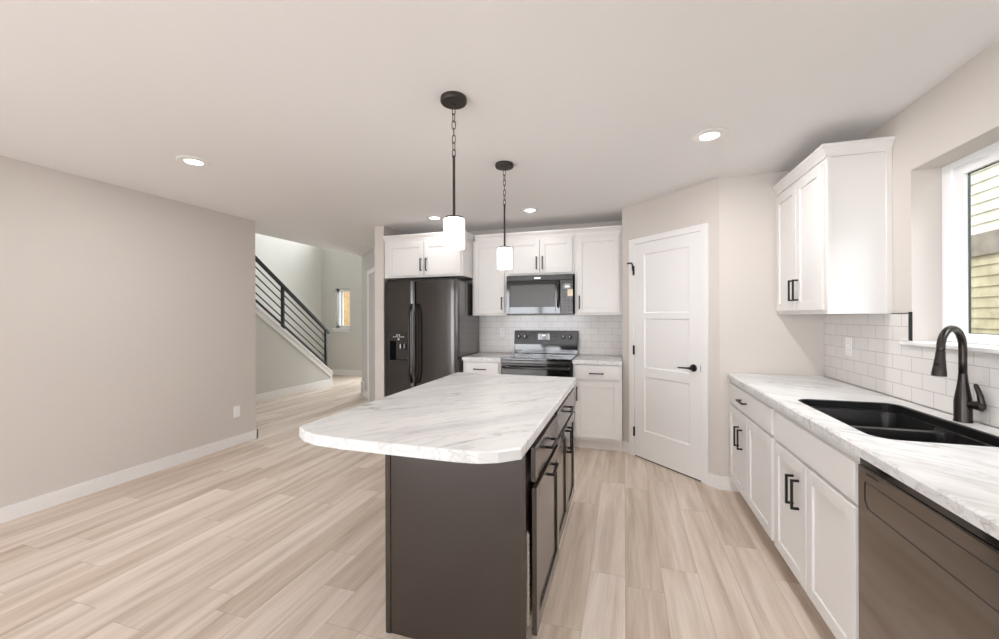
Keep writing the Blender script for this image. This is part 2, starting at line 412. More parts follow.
# unseen glazed entry door, added to brighten the foyer
d3 = struct_empty('added_entry_door', (-5.15, 8.07, 0))
part_box('door_frame', M['vinyl'], d3, [((-5.62, 8.02, 0), (-5.54, 8.1, 2.3)), ((-4.76, 8.02, 0), (-4.68, 8.1, 2.3)), ((-5.54, 8.02, 2.2), (-4.76, 8.1, 2.3)), ((-5.54, 8.02, 0), (-4.76, 8.1, .2))])
part_box('glass_pane', M['glass'], d3, [((-5.54, 8.055, .2), (-4.76, 8.06, 2.2))])
# window over the sink
wn = struct_empty('window_1', (XR, WY1, WZ0))
fx0, fx1 = XR + .12, XR + .18
part_box('window_frame', M['vinyl'], wn, [((fx0, WY1 - .06, WZ0), (fx1, WY1, WZ1)), ((fx0, WY0, WZ0), (fx1, WY0 + .065, WZ1)), ((fx0, WY0 + .06, WZ1 - .03), (fx1, WY1 - .06, WZ1)), ((fx0, WY0 + .06, WZ0), (fx1, WY1 - .06, WZ0 + .02))], bevel=.003)
part_box('window_sash', M['vinyl'], wn, [((fx0 + .012, WY1 - .125, WZ0 + .02), (fx0 + .034, WY1 - .06, WZ1 - .03)), ((fx0 + .012, WY0 + .065, WZ0 + .02), (fx0 + .034, WY0 + .15, WZ1 - .03)), ((fx0 + .012, WY0 + .15, WZ1 - .075), (fx0 + .034, WY1 - .125, WZ1 - .03)), ((fx0 + .012, WY0 + .15, WZ0 + .02), (fx0 + .034, WY1 - .125, WZ0 + .045))], bevel=.002)
g0, g1, h0, h1 = WY0 + .15, WY1 - .125, WZ0 + .045, WZ1 - .075
part_box('gasket', M['gasket'], wn, [((fx0 + .026, g1 - .006, h0), (fx0 + .032, g1, h1)), ((fx0 + .026, g0, h0), (fx0 + .032, g0 + .006, h1)), ((fx0 + .026, g0, h1 - .005), (fx0 + .032, g1, h1)), ((fx0 + .026, g0, h0), (fx0 + .032, g1, h0 + .003))])
part_box('glass_pane', M['glass'], wn, [((fx0 + .031, g0, h0), (fx0 + .034, g1, h1))])
part_box('window_sill', M['trim'], wn, [((XR - .03, WY0 - .06, WZ0 - .02), (XR + .12, WY1 + .045, WZ0))], bevel=.004)

# pantry door
d1 = struct_empty('door_1', (P1.x + .37, P1.y - .37, 0))
bm = bmesh.new()
for a, b in (((.105, 0, 0), (.168, .02, 2.105)), ((.884, 0, 0), (.943, .02, 2.105)), ((.168, 0, 2.052), (.884, .02, 2.105))): box(bm, a, b, fdiag)
build('casing', bm, M['trim'], d1, bevel=.003)
bm = bmesh.new()
su0, su1, ru0, ru1 = .171, .881, .288, .774
pz = [(.27, .79), (.87, 1.335), (1.385, 1.945)]
box(bm, (su0, .001, .012), (ru0, .012, 2.05), fdiag); box(bm, (ru1, .001, .012), (su1, .012, 2.05), fdiag)
prev = .012
for a, b in pz + [(2.05, 2.05)]:
    box(bm, (ru0, .001, prev), (ru1, .012, a), fdiag); prev = b
for a, b in pz:                                                   # recessed panels with sloped edges
    o = [fdiag.p(ru0, .012, a), fdiag.p(ru1, .012, a), fdiag.p(ru1, .012, b), fdiag.p(ru0, .012, b)]
    i = [fdiag.p(ru0 + .012, .003, a + .012), fdiag.p(ru1 - .012, .003, a + .012), fdiag.p(ru1 - .012, .003, b - .012), fdiag.p(ru0 + .012, .003, b - .012)]
    vo = [bm.verts.new(v) for v in o]; vi = [bm.verts.new(v) for v in i]
    for k in range(4): bm.faces.new((vo[k], vo[(k + 1) % 4], vi[(k + 1) % 4], vi[k]))
    bm.faces.new(vi)
build('door_slab', bm, M['trim'], d1)
part_box('threshold_shade_strip', M['gap_shade'], d1, [((.171, .0, .0005), (.881, .004, .012))], fdiag)  # dark strip put in for the shade under the door
for z in (.24, 1.03, 1.80):
    part_box('hinge', M['pull'], d1, [((.160, .012, z - .045), (.176, .026, z + .045))], fdiag, bevel=.003)
bm = bmesh.new()
tube(bm, [fdiag.p(.118, .05, 1.872), fdiag.p(.14, .045, 1.875), fdiag.p(.163, .04, 1.872), fdiag.p(.167, .034, 1.855), fdiag.p(.168, .03, 1.80)], .007, 8)
build('door_stop', bm, M['pull'], d1, smooth=True)
hd = bmesh.new()
lathe(hd, [(.0, 0), (.031, 0), (.031, .006), (.026, .012), (.013, .014), (.012, .05), (.0, .05)], fdiag.p(.815, .012, .925), 28, orient(fdiag.n))
hnd = build('door_handle', hd, M['pull'], d1, smooth=True)
hb = bmesh.new()
tube(hb, [fdiag.p(.825, .055, .925), fdiag.p(.80, .058, .925), fdiag.p(.76, .060, .923), fdiag.p(.71, .058, .920), fdiag.p(.695, .054, .919)], [.008, .008, .0065, .0055, .005], 10)
build('lever', hb, M['pull'], hnd, smooth=True)
part_box('strike_plate', M['pull'], d1, [((.884, .012, .90), (.8875, .021, .955))], fdiag)

# ------------------------------------------------------------------ cabinets
def pull_bm(fr, u, z, d, vertical, L=.14):
    bm = bmesh.new(); r = .0052; P = .034; h = L / 2
    if vertical:
        box(bm, (u - r, d + P - 2 * r, z - h), (u + r, d + P, z + h), fr)
        for s in (-1, 1): box(bm, (u - r, d, z + s * h - (r * 2 if s > 0 else 0)), (u + r, d + P - 2 * r, z + s * h + (0 if s > 0 else r * 2)), fr)
    else:
        box(bm, (u - h, d + P - 2 * r, z - r), (u + h, d + P, z + r), fr)
        for s in (-1, 1): box(bm, (u + s * h - (r * 2 if s > 0 else 0), d, z - r), (u + s * h + (0 if s > 0 else r * 2), d + P - 2 * r, z + r), fr)
    return bm

def shaker_bm(fr, u0, u1, z0, z1, d0, d1, rail=.057, flat=False):
    bm = bmesh.new()
    if flat:
        box(bm, (u0, d0, z0), (u1, d1, z1), fr); return bm
    box(bm, (u0, d0, z0), (u0 + rail, d1, z1), fr); box(bm, (u1 - rail, d0, z0), (u1, d1, z1), fr)
    box(bm, (u0 + rail, d0, z0), (u1 - rail, d1, z0 + rail), fr); box(bm, (u0 + rail, d0, z1 - rail), (u1 - rail, d1, z1), fr)
    box(bm, (u0 + rail, d0, z0 + rail), (u1 - rail, d1 - .009, z1 - rail), fr)
    return bm

def front(parent, fr, kind, u0, u1, z0, z1, mat, pull=None, d0=.001, th=.019, rail=.057):
    """a door, drawer or false front; pull = (u, z, vertical)"""
    o = build({'door': 'door', 'drawer': 'drawer', 'false': 'false_front'}[kind], shaker_bm(fr, u0, u1, z0, z1, d0, d0 + th, rail, kind != 'door'), mat, parent, bevel=.0025)
    if pull: build('pull', pull_bm(fr, pull[0], pull[1], d0 + th, pull[2]), M['pull'], o, bevel=.001)
    return o

def crown(parent, fr, u0, u1, z, left=None, right=None, back=.3):
    """crown moulding along the top; left/right give returned ends running back along the sides"""
    prof = [(0, 0), (.008, 0), (.012, .018), (.030, .045), (.036, .05), (.036, .066), (0, .066)]
    bm = bmesh.new()
    ul = u0; ur = u1
    def ring(fn): return [bm.verts.new(fn(d, h)) for d, h in prof]
    rings = []
    if left: rings.append(ring(lambda d, h: fr.p(ul - d, -back, z + h)))
    rings.append(ring(lambda d, h: fr.p(ul - (d if left else 0), d, z + h)))
    rings.append(ring(lambda d, h: fr.p(ur + (d if right else 0), d, z + h)))
    if right: rings.append(ring(lambda d, h: fr.p(ur + d, -back, z + h)))
    n = len(prof)
    for r, s in zip(rings, rings[1:]):
        for k in range(n): bm.faces.new((r[k], r[(k + 1) % n], s[(k + 1) % n], s[k]))
    bm.faces.new(rings[0]); bm.faces.new(rings[-1])
    return build('crown_moulding', bm, M['cab'], parent)

WG = 'white wall cabinets'
BG = 'white base cabinets'
# --- over the fridge (front face at y = 4.17)
fk = Fr(0, 4.17, 1, 0, 0, -1)
t = thing('wall_cabinet', 'white two-door wall cabinet above the black refrigerator', 'cabinet', (-2.19, 4.17, 1.815), WG)
part_box('cabinet_body', M['cab'], t, [((-2.715, -.605, 1.815), (-1.712, 0, 2.245))], fk)
front(t, fk, 'door', -2.655, -2.192, 1.835, 2.215, M['cab'], (-2.222, 1.955, True))
front(t, fk, 'door', -2.184, -1.735, 1.835, 2.215, M['cab'], (-2.154, 1.955, True))
crown(t, fk, -2.715, -1.712, 2.245, right=True, back=.28)
# --- wall cabinets on the back wall (front face at y = 4.45)
fu = Fr(0, 4.45, 1, 0, 0, -1)
DW_ = .325
t = thing('wall_cabinet', 'white single-door wall cabinet between refrigerator and microwave', 'cabinet', (-1.5, 4.45, 1.372), WG)
part_box('cabinet_body', M['cab'], t, [((-1.709, -DW_, 1.372), (-1.287, 0, 2.245))], fu)
front(t, fu, 'door', -1.685, -1.312, 1.395, 2.215, M['cab'], (-1.342, 1.51, True))
crown(t, fu, -1.67, -1.287, 2.245)
t = thing('wall_cabinet', 'short white two-door wall cabinet directly above the microwave', 'cabinet', (-.91, 4.45, 1.82), WG)
part_box('cabinet_body', M['cab'], t, [((-1.284, -DW_, 1.82), (-.518, 0, 2.245))], fu)
front(t, fu, 'door', -1.262, -.905, 1.842, 2.215, M['cab'], (-.935, 1.955, True))
front(t, fu, 'door', -.897, -.540, 1.842, 2.215, M['cab'], (-.867, 1.955, True))
crown(t, fu, -1.284, -.518, 2.245)
t = thing('wall_cabinet', 'white single-door wall cabinet between microwave and pantry corner', 'cabinet', (-.27, 4.45, 1.372), WG)
part_box('cabinet_body', M['cab'], t, [((-.515, -DW_, 1.372), (-.024, 0, 2.245))], fu)
front(t, fu, 'door', -.492, -.047, 1.395, 2.215, M['cab'], (-.464, 1.51, True))
crown(t, fu, -.515, -.024, 2.245)
# --- base cabinets on the back wall (front face at y = 4.17)
def base_body(t, fr, u0, u1, depth=.605, mat=None):
    mat = mat or M['cab']
    part_box('cabinet_body', mat, t, [((u0, -depth, .105), (u1, 0, .875))], fr)
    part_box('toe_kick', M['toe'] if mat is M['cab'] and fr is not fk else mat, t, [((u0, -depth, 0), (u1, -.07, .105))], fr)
t = thing('base_cabinet', 'white base cabinet between refrigerator and range', 'cabinet', (-1.49, 4.17, 0), BG)
base_body(t, fk, -1.715, -1.272)
front(t, fk, 'drawer', -1.69, -1.297, .715, .855, M['cab'], (-1.51, .785, False))
front(t, fk, 'door', -1.69, -1.297, .125, .695, M['cab'], (-1.325, .58, True))
t = thing('base_cabinet', 'white base cabinet with drawer and door right of the range', 'cabinet', (-.25, 4.17, 0), BG)
base_body(t, fk, -.505, -.024)
front(t, fk, 'drawer', -.485, -.044, .722, .865, M['cab'], (-.27, .785, False))
front(t, fk, 'door', -.485, -.044, .135, .702, M['cab'], (-.462, .575, True))
# --- wall cabinet on the right wall (front face x = 1.108)
fr_u = Fr(1.108, 0, 0, -1, -1, 0)                                # u = -y
t = thing('wall_cabinet', 'tall white wall cabinet beside the window on the right wall', 'cabinet', (1.108, 3.14, 1.366), WG)
part_box('cabinet_body', M['cab'], t, [((-3.526, -.297, 1.366), (-2.757, 0, 2.262))], fr_u, bevel=.002)
part_box('end_trim', M['cab'], t, [((-2.757, -.297, 1.366), (-2.751, -.272, 2.262)), ((-2.757, -.02, 1.366), (-2.751, 0, 2.262))], fr_u)
front(t, fr_u, 'door', -3.505, -3.147, 1.39, 2.235, M['cab'], (-3.177, 1.525, True))
front(t, fr_u, 'door', -3.139, -2.781, 1.39, 2.235, M['cab'], (-3.109, 1.525, True))
crown(t, fr_u, -3.526, -2.757, 2.262, right=True, back=.297)
# --- base run on the right wall (front face x = .790)
fr_b = Fr(.790, 0, 0, -1, -1, 0)
t = thing('base_cabinet', 'white base cabinet with drawer and two doors beside the pantry wall', 'cabinet', (.79, 3.0, 0), BG)
base_body(t, fr_b, -3.527, -2.541)
front(t, fr_b, 'drawer', -3.495, -2.565, .70, .842, M['cab'], (-3.10, .772, False))
front(t, fr_b, 'door', -3.505, -3.034, .118, .682, M['cab'], (-3.225, .505, True))
front(t, fr_b, 'door', -3.026, -2.565, .118, .682, M['cab'], (-3.14, .505, True))
t = thing('base_cabinet', 'white sink base cabinet with false front beside the dishwasher', 'cabinet', (.79, 2.1, 0), BG)
part_box('cabinet_body', M['cab'], t, [((-2.538, -.605, .105), (-2.52, 0, .875)), ((-1.73, -.605, .105), (-1.712, 0, .875)), ((-2.52, -.605, .105), (-1.73, 0, .123)), ((-2.52, -.605, .123), (-1.73, -.597, .875)),
    ((-2.52, -.018, .68), (-1.73, 0, .875)), ((-2.52, -.018, .123), (-2.49, 0, .68)), ((-1.76, -.018, .123), (-1.73, 0, .68)), ((-2.14, -.018, .123), (-2.10, 0, .68))], fr_b)
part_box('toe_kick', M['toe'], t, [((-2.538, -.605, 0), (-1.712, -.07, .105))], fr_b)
front(t, fr_b, 'false', -2.522, -1.722, .70, .842, M['cab'])
front(t, fr_b, 'door', -2.522, -2.126, .118, .682, M['cab'], (-2.262, .525, True))
front(t, fr_b, 'door', -2.118, -1.722, .118, .682, M['cab'], (-2.198, .525, True))

# ------------------------------------------------------------------ worktops
def slab_loop_counter(name, label, outer, hole, z0, z1, mat, parent=None, loc=(0, 0, 0), ch=.005):
    """countertop from an outer polygon (list of xy) and optional hole loop"""
    bm = bmesh.new()
    cx = sum(p[0] for p in outer) / len(outer); cy = sum(p[1] for p in outer) / len(outer)
    n = len(outer)
    def inset(pts, a):
        res = []
        for i in range(len(pts)):
            p0, p, p1 = Vector(pts[i - 1]), Vector(pts[i]), Vector(pts[(i + 1) % len(pts)])
            e0 = (p - p0).normalized(); e1 = (p1 - p).normalized()
            n0 = Vector((-e0.y, e0.x)); n1 = Vector((-e1.y, e1.x))
            m = (n0 + n1); m = m / max(m.dot(n0), .2) if m.length > 1e-6 else n0
            res.append(p + m * a)
        return res
    area = sum(outer[i - 1][0] * outer[i][1] - outer[i][0] * outer[i - 1][1] for i in range(n))
    if area < 0: outer = outer[::-1]
    top = inset(outer, ch)
    rT = [bm.verts.new((p[0], p[1], z1)) for p in top]
    rU = [bm.verts.new((p[0], p[1], z1 - ch)) for p in outer]
    rL = [bm.verts.new((p[0], p[1], z0)) for p in outer]
    for a, b in ((rT, rU), (rU, rL)):
        for i in range(n): bm.faces.new((a[i], a[(i + 1) % n], b[(i + 1) % n], b[i]))
    if hole is None:
        bm.faces.new(rT); bm.faces.new(rL)
    else:
        if sum(hole[i - 1][0] * hole[i][1] - hole[i][0] * hole[i - 1][1] for i in range(len(hole))) < 0: hole = hole[::-1]
        hT = [bm.verts.new((p[0], p[1], z1)) for p in hole]; hL = [bm.verts.new((p[0], p[1], z0)) for p in hole]
        m = len(hole)
        for i in range(m): bm.faces.new((hT[i], hT[(i + 1) % m], hL[(i + 1) % m], hL[i]))
        ia = min(range(n), key=lambda i: (outer[i][1], abs(outer[i][0] - cx))); ib = max(range(n), key=lambda i: (outer[i][1], -abs(outer[i][0] - cx)))
        ja = min(range(m), key=lambda j: (round(hole[j][1], 4), hole[j][0])); jb = max(range(m), key=lambda j: (round(hole[j][1], 4), -hole[j][0]))
        def walk(i, j, k):
            r = [i]
            while i != j: i = (i + 1) % k; r.append(i)
            return r
        for R, Hh in ((rT, hT), (rL, hL)):
            bm.faces.new([R[i] for i in walk(ia, ib, n)] + [Hh[j] for j in walk(ja, jb, m)[::-1]])
            bm.faces.new([R[i] for i in walk(ib, ia, n)] + [Hh[j] for j in walk(jb, ja, m)[::-1]])
    o = build(name, bm, mat, parent, loc)
    return o

def rrect(x0, x1, y0, y1, r, seg=8):
    pts = []
    for cx, cy, a0 in ((x1 - r, y1 - r, 0), (x0 + r, y1 - r, PI / 2), (x0 + r, y0 + r, PI), (x1 - r, y0 + r, 1.5 * PI)):
        for k in range(seg + 1):
            a = a0 + PI / 2 * k / seg; pts.append((cx + r * math.cos(a), cy + r * math.sin(a)))
    return pts

ZT = .914
o = slab_loop_counter('countertop', '', [(-1.718, 4.135), (-1.266, 4.135), (-1.266, YB - .012), (-1.718, YB - .012)], None, .876, ZT, M['marble_cnt'], loc=(-1.49, 4.45, .876))
tag(o, 'short white marble-look countertop left of the range', 'countertop')
o = slab_loop_counter('countertop', '', [(-.507, 4.135), (-.022, 4.135), (-.022, YB - .012), (-.507, YB - .012)], None, .876, ZT, M['marble_cnt'], loc=(-.26, 4.45, .876))
tag(o, 'short white marble-look countertop between range and pantry', 'countertop')
HX0, HX1, HY0, HY1 = .862, 1.30, 1.785, 2.53
hole = rrect(HX0, HX1, HY0, HY1, .075)
o = slab_loop_counter('countertop', '', [(.762, .5), (1.08, .5), (XR - .012, .5), (XR - .012, 3.527), (1.08, 3.527), (.762, 3.527)], hole, .876, ZT, M['marble_cnt'], loc=(1.08, 2.0, .876), ch=.008)
tag(o, 'long white marble-look countertop holding the black sink', 'countertop')
# island top with clipped corners at the near end
isl = [(-1.272, 1.352), (-1.264, 1.325), (-1.195, 1.275), (-1.12, 1.250), (-1.00, 1.238)]
isl += [(-.60, 1.236), (-.53, 1.237), (-.46, 1.245), (-.40, 1.270), (-.335, 1.325), (-.335, 2.965), (-1.28, 2.99)]
o = slab_loop_counter('island_countertop', '', isl, None, .874, ZT, M['marble_isl'], loc=(-.81, 2.1, .874))
tag(o, 'large white marble-look island countertop with clipped corners', 'countertop')

# ------------------------------------------------------------------ island cabinets
fi = Fr(-.366, 0, 0, 1, 1, 0)                                     # u = +y, d = +x
IG = 'dark island cabinets'
t = thing('island_cabinet', 'near dark brown island cabinet with pull-out door and end panel', 'cabinet', (-.67, 1.8, 0), IG)
part_box('cabinet_body', M['islandm'], t, [((1.535, -.59, .09), (2.138, 0, .872)), ((1.535, -.59, 0), (2.138, -.075, .09))], fi)
part_box('end_panel', M['islandm'], t, [((1.516, -.595, 0), (1.5345, .0, .872)), ((1.512, -.62, 0), (1.53, -.595, .872)), ((1.5135, -.019, .09), (1.516, .0, .872))], fi, bevel=.0015)
part_box('back_panel', M['islandm'], t, [((1.53, -.612, 0), (2.138, -.5905, .872))], fi)
d = front(t, fi, 'drawer', 1.556, 2.118, .705, .842, M['islandm'], (1.845, .775, False), d0=.010, th=.02)
d = front(t, fi, 'door', 1.556, 2.118, .10, .682, M['islandm'], (1.845, .655, False), d0=.014, th=.02)
# pale slotted strip seen in the gap behind the pull-out
bm = bmesh.new(); box(bm, (1.536, .0002, .145), (1.55, .0006, .515), fi)
for i in range(16): box(bm, (1.537, .0005, .15 + i * .0225), (1.549, .006, .15 + i * .0225 + .015), fi)
build('slotted_strip', bm, M['toe'], t)
t2 = thing('island_cabinet', 'far dark brown island cabinet with drawer over two doors', 'cabinet', (-.67, 2.55, 0), IG)
part_box('cabinet_body', M['islandm'], t2, [((2.142, -.59, .09), (2.95, 0, .872)), ((2.142, -.59, 0), (2.95, -.075, .09))], fi)
part_box('back_panel', M['islandm'], t2, [((2.142, -.612, 0), (2.95, -.5905, .872))], fi)
front(t2, fi, 'drawer', 2.162, 2.93, .705, .842, M['islandm'], (2.55, .775, False))
front(t2, fi, 'door', 2.162, 2.541, .10, .682, M['islandm'], (2.505, .585, True))
front(t2, fi, 'door', 2.549, 2.93, .10, .682, M['islandm'], (2.585, .585, True))

# ------------------------------------------------------------------ refrigerator
t = thing('refrigerator', 'black stainless side-by-side refrigerator at the left end of the kitchen', 'refrigerator', (-2.19, 4.4, 0))
FX0, FX1, FXS = -2.647, -1.742, -2.262
part_box('cabinet_body', M['fridge_side'], t, [((FX0, 4.13, .03), (FX1, 4.76, 1.755))], bevel=.004)
part_box('hinge_cover', M['black'], t, [((FX0 + .02, 4.08, 1.756), (FX1 - .02, 4.3, 1.785))], bevel=.006)
part_box('kick_grille', M['black'], t, [((FX0 + .01, 4.09, .0), (FX1 - .01, 4.128, .09))])
def fridge_door(x0, x1, bow, cut=None):
    """gently bowed front; cut = (cx0, cx1, z0, z1) leaves a recess"""
    bm = bmesh.new(); N = 14; z0, z1 = .10, 1.765
    xs = sorted(set([x0 + (x1 - x0) * k / N for k in range(N + 1)] + ([cut[0], cut[1]] if cut else [])))
    zs = [z0, z1] if not cut else [z0, cut[2], cut[3], z1]
    def yf(x):
        s = (x - x0) / (x1 - x0) * 2 - 1
        e = max(0, abs(s) - .9) / .1
        return 4.052 + bow * s * s + .012 * e * e
    grid = [[bm.verts.new((x, yf(x), z)) for z in zs] for x in xs]
    for i in range(len(xs) - 1):
        for j in range(len(zs) - 1):
            if cut and j == 1 and xs[i] >= cut[0] - 1e-6 and xs[i + 1] <= cut[1] + 1e-6: continue
            bm.faces.new((grid[i][j], grid[i + 1][j], grid[i + 1][j + 1], grid[i][j + 1]))
    bt = [[bm.verts.new((x, 4.128, z)) for z in (z0, z1)] for x in (x0, x1)]
    L, R = grid[0], grid[-1]
    bm.faces.new([bt[0][0], bt[0][1]] + L[::-1]); bm.faces.new([bt[1][0], bt[1][1]] + R[::-1])
    bm.faces.new([g[0] for g in grid] + [bt[1][0], bt[0][0]]); bm.faces.new([g[-1] for g in grid] + [bt[1][1], bt[0][1]])
    bm.faces.new((bt[0][0], bt[0][1], bt[1][1], bt[1][0]))
    return bm
dc = (-2.572, -2.345, .865, 1.085)
dl = build('freezer_door', fridge_door(FX0, FXS - .004, .006, dc), M['fridge'], t, smooth=True)
drr = build('fridge_door', fridge_door(FXS + .004, FX1, .016), M['fridge'], t, smooth=True)
bm = bmesh.new()                                                   # dispenser: recess lined in black
x0, x1, z0, z1 = dc
for q in ([(x0, 4.056, z0), (x1, 4.056, z0), (x1, 4.115, z0), (x0, 4.115, z0)], [(x0, 4.056, z1), (x1, 4.056, z1), (x1, 4.115, z1), (x0, 4.115, z1)],
          [(x0, 4.056, z0), (x0, 4.115, z0), (x0, 4.115, z1), (x0, 4.056, z1)], [(x1, 4.056, z0), (x1, 4.115, z0), (x1, 4.115, z1), (x1, 4.056, z1)],
          [(x0, 4.115, z0), (x1, 4.115, z0), (x1, 4.115, z1), (x0, 4.115, z1)]):
    bm.faces.new([bm.verts.new(v) for v in q])
ds = build('dispenser', bm, M['gloss'], dl)
part_box('dispenser_frame', M['panel'], ds, [((x0 - .012, 4.046, z0 - .012), (x0, 4.06, 1.19)), ((x1, 4.046, z0 - .012), (x1 + .012, 4.06, 1.19)), ((x0, 4.046, z0 - .012), (x1, 4.06, z0))], bevel=.002)
part_box('control_panel', M['panel'], ds, [((x0, 4.047, z1), (x1, 4.058, 1.185))], bevel=.002)
part_box('paddle', M['panel'], ds, [((-2.44, 4.075, .90), (-2.36, 4.085, .985))], bevel=.003)
for cx, w_ in ((-2.455, .02), (-2.405, .012)):
    bm = bmesh.new()
    lathe(bm, [(0, 0), (.014 if w_ > .015 else .009, 0), (.010, .05), (0, .05)], (cx, 4.085, 1.0), 14)
    build('nozzle', bm, M['chrome'], ds, smooth=True)
for (a, b) in [((cx - .008, 1.128), (cx + .008, 1.134)) for cx in (-2.52, -2.495, -2.47, -2.445, -2.42, -2.395)] + [((cx - .005, 1.145), (cx + .005, 1.16)) for cx in (-2.477, -2.447)] + [((-2.467, 1.098), (-2.447, 1.112))]:
    part_box('button', M['badge'], ds, [((a[0], 4.0455, a[1]), (b[0], 4.047, b[1]))])
def arc_handle(x, sgn):
    bm = bmesh.new(); pts = []; N = 22
    for k in range(N + 1):
        s = k / N; z = .62 + .88 * s
        pts.append((x, 4.05 - .058 * min(1, math.sin(PI * s) * 2.2) ** .6, z))
    tube(bm, pts, .013, 10)
    return bm
build('handle', arc_handle(-2.292, -1), M['handle'], dl, smooth='all')
build('handle', arc_handle(-2.222, 1), M['handle'], drr, smooth='all')
bm = bmesh.new(); lathe(bm, [(0, 0), (.026, 0), (.026, .003), (0, .003)], (0, 0, 0), 28)
bmesh.ops.scale(bm, verts=bm.verts, vec=(1.25, .42, 1))
bmesh.ops.rotate(bm, verts=bm.verts, matrix=Matrix.Rotation(PI / 2, 3, 'X')); bmesh.ops.translate(bm, verts=bm.verts, vec=(-1.853, 4.066, 1.685))
build('badge', bm, M['badge'], drr)

# ------------------------------------------------------------------ microwave
fm = Fr(0, 4.37, 1, 0, 0, -1)
t = thing('microwave', 'black over-the-range microwave under the short cabinet', 'microwave', (-.9, 4.55, 1.385))
MX0, MX1 = -1.269, -.529
part_box('microwave_body', M['gloss'], t, [((MX0, -.4, 1.385), (MX1, -.026, 1.815))], fm, bevel=.003)
part_box('vent_grille', M['panel'], t, [((MX0, -.026, 1.755), (MX1, .0, 1.815))], fm, bevel=.004)
bm = bmesh.new()
wx = (-1.235, -.715, 1.465, 1.71)
for a, b in (((MX0, -.024, 1.39), (wx[0], .004, 1.752)), ((wx[1], -.024, 1.39), (-.665, .004, 1.752)), ((wx[0], -.024, 1.39), (wx[1], .004, wx[2])), ((wx[0], -.024, wx[3]), (wx[1], .004, 1.752))): box(bm, a, b, fm)
md = build('door', bm, M['gloss'], t, bevel=.002)
part_box('window', M['mwglass'], md, [((wx[0], -.02, wx[2]), (wx[1], .001, wx[3]))], fm)
bm = bmesh.new()
for a, b in (((wx[0], .001, wx[2]), (wx[0] + .012, .0045, wx[3])), ((wx[1] - .012, .001, wx[2]), (wx[1], .0045, wx[3])), ((wx[0], .001, wx[3] - .01), (wx[1], .0045, wx[3]))): box(bm, a, b, fm)
build('window_border', bm, M['panel'], md)
bm = bmesh.new()
tube(bm, [fm.p(-.685, .004, 1.46), fm.p(-.685, .028, 1.475), fm.p(-.685, .042, 1.53), fm.p(-.685, .045, 1.6), fm.p(-.685, .042, 1.67), fm.p(-.685, .028, 1.72), fm.p(-.685, .004, 1.735)], .013, 12)
build('handle', bm, M['fridge'], md, smooth='all')
cp = part_box('control_panel', M['panel'], t, [((-.662, -.024, 1.39), (MX1, .004, 1.752))], fm, bevel=.002)
part_box('display', M['gloss'], cp, [((-.64, .004, 1.66), (-.545, .006, 1.73))], fm)
for r in range(6):
    for c in range(3): part_box('button', M['slot'], cp, [((-.64 + c * .036, .004, 1.42 + r * .036), (-.64 + c * .036 + .024, .0055, 1.42 + r * .036 + .016))], fm)
part_box('sticker', M['sticker'], cp, [((-.585, .006, 1.575), (-.528, .0075, 1.65))], fm)
part_box('clock_digits', M['badge'], cp, [((-.61, .006, 1.672), (-.565, .0068, 1.688))], fm)
part_box('badge', M['badge'], t, [((-.95, .0, 1.772), (-.88, .002, 1.790))], fm, bevel=.002)

# ------------------------------------------------------------------ range
fg = Fr(0, 4.11, 1, 0, 0, -1)
t = thing('range', 'black electric range with glass cooktop below the microwave', 'stove', (-.89, 4.4, 0))
GX0, GX1 = -1.262, -.512
part_box('range_body', M['gloss'], t, [((GX0 + .003, -.62, .02), (GX1 - .003, -.03, .9))], fg)
ck = part_box('cooktop', M['gloss'], t, [((GX0, -.56, .9), (GX1, .012, .922))], fg, bevel=.005)
for bx, by, br in ((-1.08, 4.24, .105), (-.70, 4.24, .085), (-1.08, 4.49, .08), (-.70, 4.49, .105)):
    bm = bmesh.new(); tube(bm, [(bx + br * math.cos(a * PI / 20), by + br * math.sin(a * PI / 20), .9222) for a in range(40)], .0015, 4, closed=True)
    build('burner_ring', bm, M['slot'], ck)
bgp = part_box('backguard', M['gloss'], t, [((GX0, -.65, .923), (GX1, -.575, 1.05))], fg, bevel=.004)
bm = bmesh.new(); prism(bm, [(4.67, 1.03), (4.755, 1.03), (4.755, 1.19), (4.69, 1.19)], 'x', GX0 - .002, GX1 + .002)
pn = build('control_panel', bm, M['panel'], bgp, bevel=.004)
nrm = Vector((0, -.992, .124))
for kx in (-1.205, -1.13, -.675, -.60):
    bm = bmesh.new(); lathe(bm, [(0, 0), (.026, 0), (.024, .006), (.019, .008), (.017, .026), (0, .028)], (kx, 4.6835, 1.118), 22, orient(nrm))
    kb = build('knob', bm, M['black'], pn, smooth=True)
    bm = bmesh.new(); box(bm, (kx - .0025, 4.653, 1.115), (kx + .0025, 4.6575, 1.137)); build('pointer', bm, M['badge'], kb)
bm = bmesh.new(); box(bm, (-.975, 4.675, 1.085), (-.835, 4.683, 1.155)); dsp = build('display', bm, M['gloss'], pn)
bm = bmesh.new(); box(bm, (-.925, 4.673, 1.128), (-.885, 4.676, 1.145)); build('clock_digits', bm, M['badge'], dsp)
for kx in (-1.04, -1.015, -.805, -.78, -.755):
    for kz in (1.09, 1.112, 1.134): part_box('button', M['slot'], pn, [((kx - .007, 4.676, kz), (kx + .007, 4.683, kz + .009))])
od = part_box('oven_door', M['gloss'], t, [((GX0 + .004, -.028, .27), (GX1 - .004, .012, .865))], fg, bevel=.004)
part_box('oven_window', M['mwglass'], od, [((-1.15, .012, .42), (-.62, .014, .70))], fg)
bm = bmesh.new(); tube(bm, [fg.p(-1.235, .012, .822), fg.p(-1.225, .045, .825), fg.p(-1.19, .055, .827), fg.p(-.584, .055, .827), fg.p(-.549, .045, .825), fg.p(-.539, .012, .822)], .014, 12)
build('handle', bm, M['gloss'], od, smooth='all')
